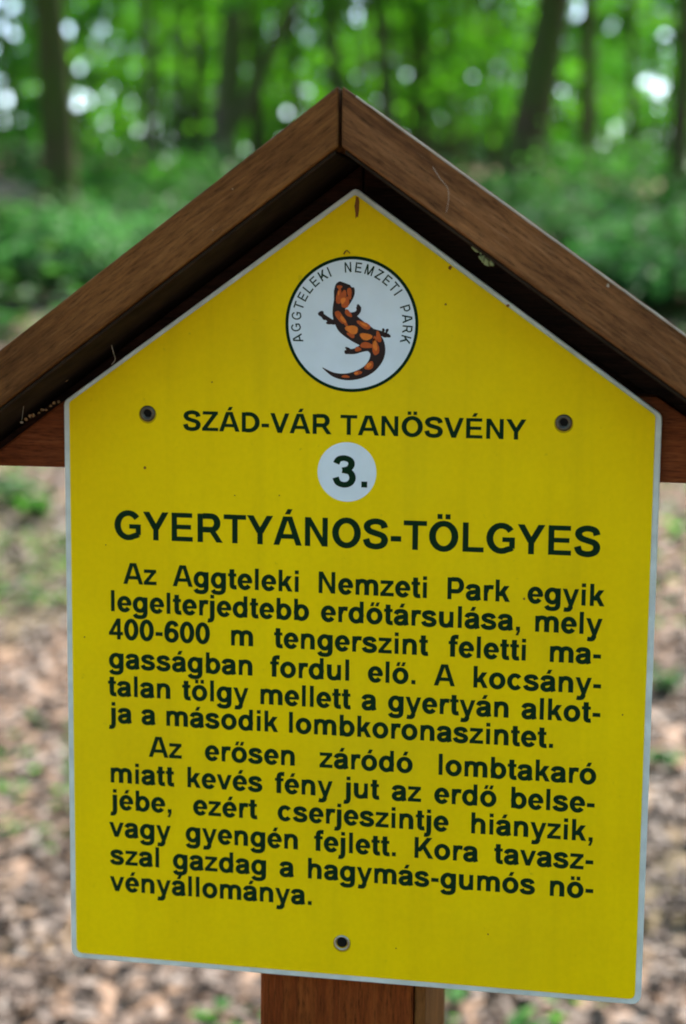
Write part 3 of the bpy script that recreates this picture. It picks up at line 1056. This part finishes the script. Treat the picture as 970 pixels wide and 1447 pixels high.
def tree(name, label, cat, base, dia, height, lean=(0, 0), limbs=9, leaf=0.12, nl=2600, mat=None, bark=None, low=0.8, fork=False, group=None, spread=2.2):
    t = empty(name, base)
    tag(t, label, cat, group)
    r0 = dia / 2
    vs, fs = [], []

    def axis_pt(h):
        k = h / height
        return Vector((lean[0] * h + 0.10 * math.sin(k * 5 + base[0]), lean[1] * h + 0.08 * math.sin(k * 4 + base[1]), h))
    pts = [axis_pt(-0.3)] + [axis_pt(height * i / 14) for i in range(15)]
    n = 10
    for i, p in enumerate(pts):
        k = max(0, p.z) / height
        r = r0 * (1 - 0.75 * k) * (1 + 0.5 * math.exp(-max(0, p.z) / 0.25))
        for j in range(n):
            a = 2 * math.pi * j / n
            rr = r * (1 + 0.07 * math.sin(3 * a + base[0]) + 0.05 * math.sin(5 * a + k * 8))
            vs.append(Vector((p.x + rr * math.cos(a), p.y + rr * math.sin(a), p.z)))
    for i in range(len(pts) - 1):
        for j in range(n):
            a, b = i * n + j, i * n + (j + 1) % n
            fs.append((a, b, b + n, a + n))
    sprays = []
    if fork:
        fv, ff = tube([axis_pt(height * 0.08) + Vector((0, 0, 0)), axis_pt(height * 0.12) + Vector((0.35, 0, 0.2)), axis_pt(height * 0.3) + Vector((0.9, 0.1, 0)), axis_pt(height * 0.7) + Vector((1.7, 0.2, 0))], r0 * 0.75, r0 * 0.3, 8)
        k = len(vs)
        vs += fv
        fs += [tuple(q_ + k for q_ in f) for f in ff]
    for i in range(limbs):
        h = low + (height - low) * (i + random.random()) / limbs * 0.95
        a = random.uniform(0, 2 * math.pi)
        ln = spread * random.uniform(0.55, 1.1) * (1 - 0.45 * h / height)
        p0 = axis_pt(h)
        dv = Vector((math.cos(a), math.sin(a), random.uniform(0.05, 0.5)))
        p1 = p0 + dv * ln * 0.5
        p2 = p1 + Vector((dv.x, dv.y, random.uniform(-0.15, 0.2))) * ln * 0.5
        fv, ff = tube([p0, p1, p2], r0 * 0.22 + 0.012, 0.008, 5)
        k = len(vs)
        vs += fv
        fs += [tuple(q_ + k for q_ in f) for f in ff]
        for s in range(4):
            f_ = random.uniform(0.35, 1.05)
            c = p0.lerp(p2, f_) + Vector((random.gauss(0, .3), random.gauss(0, .3), random.gauss(0, .12)))
            sprays.append((c, random.uniform(0.35, 0.75)))
    mesh('trunk', vs, fs, bark or m_bark, t, smooth=True)
    lv, lf = [], []
    per = max(1, nl // max(1, len(sprays)))
    for c, r in sprays:
        for _ in range(per):
            a, q_ = random.uniform(0, 6.283), math.sqrt(random.random()) * r
            p = c + Vector((q_ * math.cos(a), q_ * math.sin(a), random.gauss(0, 0.10) - 0.12 * q_ * q_))
            add_leaf(lv, lf, p, leaf * random.uniform(0.7, 1.25), random.choice(ROTS))
    mesh('crown', lv, lf, mat or m_leaf_a, t)
    return t


# main trunks: (label, u at base, v at base, trunk width in pixels, u at the top of the frame, ...)
TREES = [
    ('dark mossy trunk standing at the left edge of the picture', 70, 375, 44, 72, m_bark, m_leaf_b, False, 2600),
    ('slim grey trunk just right of the dark mossy one', 206, 285, 16, 203, m_bark2, m_leaf_a, False, 2600),
    ('brown forked trunk left of the roof apex', 306, 262, 36, 333, m_bark2, m_leaf_a, True, 2600),
    ('thin faint trunk directly above the roof apex', 474, 250, 20, 470, m_bark2, m_leaf_a, False, 2200),
    ('slender grey trunk just right of the roof apex', 548, 250, 22, 548, m_bark2, m_leaf_a, False, 2200),
    ('pale brown trunk rising behind the right roof slope', 598, 240, 34, 606, m_bark2, m_leaf_a, False, 2200),
    ('thick dark leaning trunk above the right roof slope', 742, 285, 52, 786, m_bark, m_leaf_b, False, 2600),
    ('narrow dark trunk right of the thick leaning one', 832, 265, 20, 826, m_bark, m_leaf_a, False, 2400),
    ('dark straight trunk near the right edge of the picture', 944, 300, 26, 956, m_bark, m_leaf_b, False, 2600),
    ('thin distant trunk between the pale brown and the thick leaning trunks', 668, 236, 14, 664, m_bark2, m_leaf_a, False, 2200),
    ('faint thin trunk left of the forked one', 262, 245, 13, 258, m_bark2, m_leaf_a, False, 2200),
    ('faint slim trunk right of the forked one', 410, 240, 15, 414, m_bark2, m_leaf_a, False, 2200),
    ('tall trunk well outside the left edge of the picture', -260, 330, 40, -250, m_bark, m_leaf_b, False, 2600),
    ('leaning trunk well outside the right edge of the picture', 1230, 310, 38, 1260, m_bark, m_leaf_a, False, 2600),
    ('farther straight trunk outside the right edge of the picture', 1480, 330, 42, 1470, m_bark, m_leaf_b, False, 2600),
    ('hair thin far trunk right of the slim grey one', 232, 238, 8, 236, m_bark, m_leaf_a, False, 900),
    ('mossy far trunk between the slim grey and the forked one', 285, 246, 15, 280, m_bark, m_leaf_a, False, 1200),
    ('dark far trunk close right of the fork', 362, 243, 20, 352, m_bark, m_leaf_a, False, 1200),
    ('far trunk between the roof apex and the slender grey trunk', 515, 238, 9, 520, m_bark, m_leaf_a, False, 900),
    ('far mossy trunk right of the pale brown one', 640, 242, 18, 644, m_bark, m_leaf_a, False, 1200),
    ('far thin trunk left of the thick leaning one', 706, 238, 10, 702, m_bark, m_leaf_a, False, 900),
    ('far thin trunk among the sky gaps at the upper right', 892, 240, 11, 884, m_bark, m_leaf_a, False, 900),
    ('far thin trunk between the left edge and the dark mossy trunk', 28, 244, 9, 24, m_bark, m_leaf_a, False, 900),
]
for lab, u, v, w, ut, bk, lm, fk, nl in TREES:
    p, d = on_ground(u, v)
    dia = 1.18 * w / F * d
    top = CAM + ray(ut, 0) * d
    lean = ((top.x - p.x) / max(0.5, top.z - p.z), 0.0)
    tree('beech_tree', lab, 'tree', (p.x, p.y, p.z - 0.03), dia, random.uniform(8.5, 10.5), lean=lean, limbs=13, leaf=0.105 + 0.0035 * d,
         nl=int(nl * .62), mat=lm, bark=bk, low=2.5, fork=fk, spread=2.4)
print('nearest', [round(on_ground(t[1], t[2])[1], 1) for t in TREES])

# big unseen trees added round the sign so their crowns shade it
for lab, x, y in (('tall added shade tree behind the camera on the left', -3.6, -4.0), ('tall added shade tree behind the camera on the right', 3.4, -3.2),
                  ('tall added shade tree standing left of the sign out of view', -4.6, 1.6), ('tall added shade tree standing right of the sign out of view', 4.2, 2.2),
                  ('tall added shade tree between the sign and the slope right of the view', 2.9, 5.0), ('tall added shade tree left of the slope out of view', -6.4, 6.0), ('tall added shade tree right of the slope out of view', 4.4, 7.0)):
    tree('beech_tree', lab, 'tree', (x, y, ground_z(x, y) - 0.03), 0.34, 11.5, limbs=26, leaf=0.26, nl=950 if y < 0 else 3600, mat=m_leaf_a, bark=m_bark, low=4.6, spread=4.6)

# young understorey trees filling the space between the trunks
SAPS = [
    ('leafy young tree beside the left edge of the picture', 8, 26, m_leaf_b), ('bright young tree just right of the dark mossy trunk', 128, 28, m_leaf_a),
    ('light green young tree left of the forked trunk', 235, 31, m_leaf_a), ('sunlit young tree behind the left roof slope', 388, 29, m_leaf_a),
    ('bright green young tree behind the roof apex', 505, 32, m_leaf_a), ('yellow green young tree right of the roof apex', 575, 28, m_leaf_a),
    ('young tree left of the thick leaning trunk', 665, 26, m_leaf_a), ('mid green young tree between the thick trunk and the narrow dark one', 800, 30, m_leaf_b),
    ('bright young tree left of the right hand edge trunk', 885, 33, m_leaf_a), ('dense young tree at the right edge of the picture', 985, 27, m_leaf_b),
    ('young tree standing outside the left edge of the picture', -90, 27, m_leaf_b), ('bushy young tree far outside the right edge of the picture', 1350, 22, m_leaf_b), ('bushy young tree far outside the left edge of the picture', -350, 22, m_leaf_a), ('young tree standing outside the right edge of the picture', 1075, 28, m_leaf_a),
]
for lab, u, d, lm in SAPS:
    b = at_dist(u, d)
    tree('young_tree', lab, 'young tree', b, 0.07, random.uniform(4.5, 6.0), limbs=14, leaf=0.18, nl=1250, mat=lm, bark=m_bark2, low=0.35, spread=1.7,
         lean=(random.uniform(-.04, .04), 0))


# low shrubs on the slope
def shrub(label, u, d, r, h, mat, n=520, leaf=0.11, name='shrub', cat='shrub'):
    b = at_dist(u, d)
    t = empty(name, b)
    tag(t, label, cat)
    vs, fs, lv, lf = [], [], [], []
    for i in range(7):
        a = random.uniform(0, 6.28)
        e = Vector((math.cos(a) * r * random.uniform(.3, .9), math.sin(a) * r * random.uniform(.3, .9), h * random.uniform(.6, 1)))
        fv, ff = tube([(0, 0, -0.05), tuple(e * 0.5 + Vector((0, 0, h * .15))), tuple(e)], 0.012, 0.004, 4)
        k = len(vs)
        vs += fv
        fs += [tuple(q_ + k for q_ in f) for f in ff]
        for _ in range(n // 7):
            f_ = random.uniform(0.35, 1.05)
            p = e * f_ + Vector((random.gauss(0, r * .28), random.gauss(0, r * .28), random.gauss(0, h * .10)))
            p.z = max(0.02, p.z)
            add_leaf(lv, lf, p, leaf * random.uniform(.7, 1.3), random.choice(ROTS_FLAT), 0.7)
    mesh('stem', vs, fs, m_bark2, t, smooth=True)
    mesh('foliage', lv, lf, mat, t)
    return t


SHRUBS = [
    ('bluish green leafy shrub at the left edge where the brown ground begins', 5, 13.2, .5, .5, m_leaf_c), ('loose green shrub right below the dark mossy trunk', 85, 13.0, .5, .45, m_leaf_c),
    ('fresh green shrub touching the left roof slope above the brown ground', 150, 12.8, .6, .6, m_leaf_c), ('leafy green shrub at the right edge just above the roof slope', 955, 11.6, .6, .5, m_leaf_c),
    ('green shrub above the right roof slope beside the right edge shrub', 890, 12.6, .6, .6, m_leaf_c),
    ('pale green shrub at the foot of the slope by the left edge', 12, 14.5, .55, .55, m_leaf_c), ('grey green shrub below the dark mossy trunk', 135, 14, .55, .5, m_leaf_c),
    ('low shrub between the dark mossy trunk and the left roof slope', 175, 14, .7, .6, m_leaf_c), ('dark green shrub at the left edge above the brown ground', 40, 14.5, .6, .7, m_leaf_d),
    ('shrub against the left roof slope below the forked trunk', 260, 16, .8, .8, m_leaf_d), ('shrub under the slim grey trunk', 205, 19, .9, .8, m_leaf_b),
    ('bluish green shrub below the thick leaning trunk', 782, 15.5, .8, .55, m_leaf_c), ('large green shrub right of the thick leaning trunk', 850, 14, .8, .7, m_leaf_d),
    ('low green shrub meeting the right roof slope at the right edge', 930, 12, .65, .4, m_leaf_c), ('green shrub below the right hand edge trunk', 950, 14.5, .8, .8, m_leaf_d),
    ('shrub at the foot of the narrow dark trunk', 835, 19, .9, .8, m_leaf_b), ('shrub beside the right edge above the roof slope', 990, 12, .7, .7, m_leaf_d),
    ('low shrub under the leaning trunk against the right roof slope', 725, 18, .8, .6, m_leaf_d), ('dim shrub left of the left hand shrubs', -70, 14, .8, .7, m_leaf_d),
]
for s_ in SHRUBS:
    shrub(*s_)
shrub('small broad leaved green plant on the ground left of the sign', 50, 6.95, .07, .11, m_leaf_b, 40, 0.075, 'seedling', 'plant')
shrub('light green seedling at the left edge beside the darker plant', 8, 7.2, .12, .12, m_leaf_c, 60, 0.06, 'seedling', 'plant')
shrub('small green seedling in the litter right of the sign', 958, 4.9, .07, .06, m_leaf_c, 30, 0.05, 'seedling', 'plant')
shrub('grass green tuft in the litter at the lower right edge', 962, 4.35, .06, .05, m_leaf_c, 30, 0.045, 'seedling', 'plant')


# fallen branches lying on the slope
for lab, u, d, ln, rad, ang in (('dark fallen branch lying across the slope at the left edge', -10, 18.5, 3.2, .10, .15), ('fallen branch left of the dark mossy trunk in the undergrowth', 140, 16.5, 2.4, .07, -.35),
                                ('brown fallen branch below the narrow dark trunk at the right', 880, 15.5, 2.2, .08, .5), ('fallen branch at the right edge above the roof slope', 930, 13.2, 1.6, .06, -.2)):
    b = at_dist(u, d)
    pts = []
    for k in range(7):
        x = b.x + (k / 6 - .3) * ln * math.cos(ang)
        y = b.y + (k / 6 - .3) * ln * math.sin(ang)
        pts.append((x - b.x, y - b.y, ground_z(x, y) - b.z + rad * .6 + random.uniform(0, .10)))
    v_, f_ = tube(pts, rad, rad * .5, 8)
    tag(mesh('fallen_branch', v_, f_, m_bark, None, b, True), lab, 'fallen branch')


# undergrowth carpet on the slope, too dense to count
def carpet():
    vs, fs = [], []
    for _ in range(46000):
        u = random.uniform(-800, 1900)
        d = 9.5 + 22 * random.random() ** 0.8
        b = at_dist(u, d)
        m_ = math.sin(b.x * 1.3 + b.y * .8) + math.sin(b.x * .6 - b.y * 1.1 + 2) + 0.9 * math.sin(b.y * 2.1)
        if m_ < random.uniform(-0.9, 1.5) + 2.2 * max(0.0, (14.0 - d) / 4.0):
            continue
        p = b + Vector((0, 0, abs(random.gauss(0, 0.15 + 0.12 * math.sin(b.x * 2.3 + b.y))) + 0.03))
        add_leaf(vs, fs, p, random.uniform(.08, .19) * (1 + d / 60), random.choice(ROTS_FLAT), .7)
    o = mesh('undergrowth', vs, fs, m_leaf_d)
    tag(o, 'dense low green undergrowth covering the slope between the trunks', 'undergrowth', kind='stuff')


carpet()


def herbs():
    vs, fs = [], []
    for _ in range(26000):
        x, y = random.uniform(-9, 6), random.uniform(1.6, 11)
        m_ = math.sin(x * 1.7 + y * 1.2 + .5) + math.sin(x * 3.1 - y * 2.3) + 0.5 * math.sin(y * 4)
        thr = (1.0 if y < 4.5 else -0.1) - (1.1 if x > 0.1 and y > 2.6 else 0.0)
        if m_ < thr:
            continue
        p = Vector((x, y, ground_z(x, y) + random.uniform(.01, .05)))
        add_leaf(vs, fs, p, random.uniform(.03, .065), random.choice(ROTS_FLAT), .7)
    o = mesh('ground_herbs', vs, fs, m_leaf_b)
    tag(o, 'sparse patches of small green herbs growing through the litter', 'herbs', kind='stuff')


herbs()


def litter():
    vs, fs = [], []
    for _ in range(105000):
        y = 0.9 + 12.5 * random.random() ** 1.15
        x = random.uniform(-1, 1) * (2.2 + y * 0.38) - 0.18 * y
        p = Vector((x, y, ground_z(x, y) + random.uniform(.004, .028)))
        add_leaf(vs, fs, p, random.uniform(.025, .068), random.choice(ROTS_LOW), random.uniform(.45, .8), random.uniform(-.4, .4))
    o = mesh('leaf_litter', vs, fs, m_litter)
    tag(o, 'thick layer of fallen brown leaves covering the forest floor', 'leaf litter', kind='stuff')


litter()


# the wood beyond the crest: one dense mass of foliage with chinks of sky
def far_wood():
    vs, fs = [], []
    chinks = []
    for u, v, r in ((10, 10, 20), (20, 45, 16), (38, 20, 14), (5, 75, 18), (36, 52, 14), (5, 120, 20), (24, 145, 16), (20, 175, 14), (128, 145, 22), (164, 142, 14), (130, 100, 12), (113, 52, 12),
                    (165, 48, 12), (200, 24, 14), (180, 72, 9), (514, 32, 15), (514, 64, 12), (515, 5, 12), (815, 20, 22), (843, 4, 13), (895, 78, 16), (898, 98, 14), (912, 120, 15), (930, 130, 17), (938, 58, 14),
                    (970, 72, 16), (848, 205, 14), (870, 190, 12), (925, 225, 12), (702, 118, 9), (705, 195, 9), (928, 160, 11), (410, 158, 10), (440, 135, 8), (806, 215, 8), (806, 65, 9), (-60, 60, 25), (1040, 120, 25), (1090, 40, 22), (-120, 130, 20)):
        d = 46.0
        p = CAM + ray(u, v) * d
        chinks.append((p.x, p.z, r / F * d * 0.60))
    for _ in range(180000):
        d = random.uniform(44, 48)
        u = random.uniform(-800, 2050)
        p = CAM + ray(u, 400) * d
        zz = ground_z(p.x, p.y) - 0.5 + 12.5 * random.random()
        q_ = CAM + (Vector((p.x, p.y, zz)) - CAM) * (46.0 / d)
        if any((q_.x - cx) ** 2 + (q_.z - cz) ** 2 < r * r for cx, cz, r in chinks):
            continue
        add_leaf(vs, fs, Vector((p.x, p.y, zz)), random.uniform(.25, .42), random.choice(ROTS), .7)
    o = mesh('far_foliage', vs, fs, m_leaf_a)
    tag(o, 'far wood of bright foliage beyond the crest with chinks of sky', 'foliage', kind='stuff')


far_wood()


# the unseen rest of the wood, added to close the sides and cut light
def added_wood_around():
    vs, fs = [], []
    for _ in range(27000):
        a = random.uniform(R(22), R(322))          # every way but the one with the slope
        d = random.uniform(17, 21)
        x, y = math.sin(a) * d * 1.0, math.cos(a) * d
        z = ground_z(x, y) + 12.0 * random.random() ** 0.8
        add_leaf(vs, fs, Vector((x, y, z)), random.uniform(.45, .75), random.choice(ROTS), .7)
    o = mesh('far_foliage', vs, fs, m_leaf_b)
    tag(o, 'added mass of woodland foliage all round the clearing out of view', 'foliage', kind='stuff')


added_wood_around()
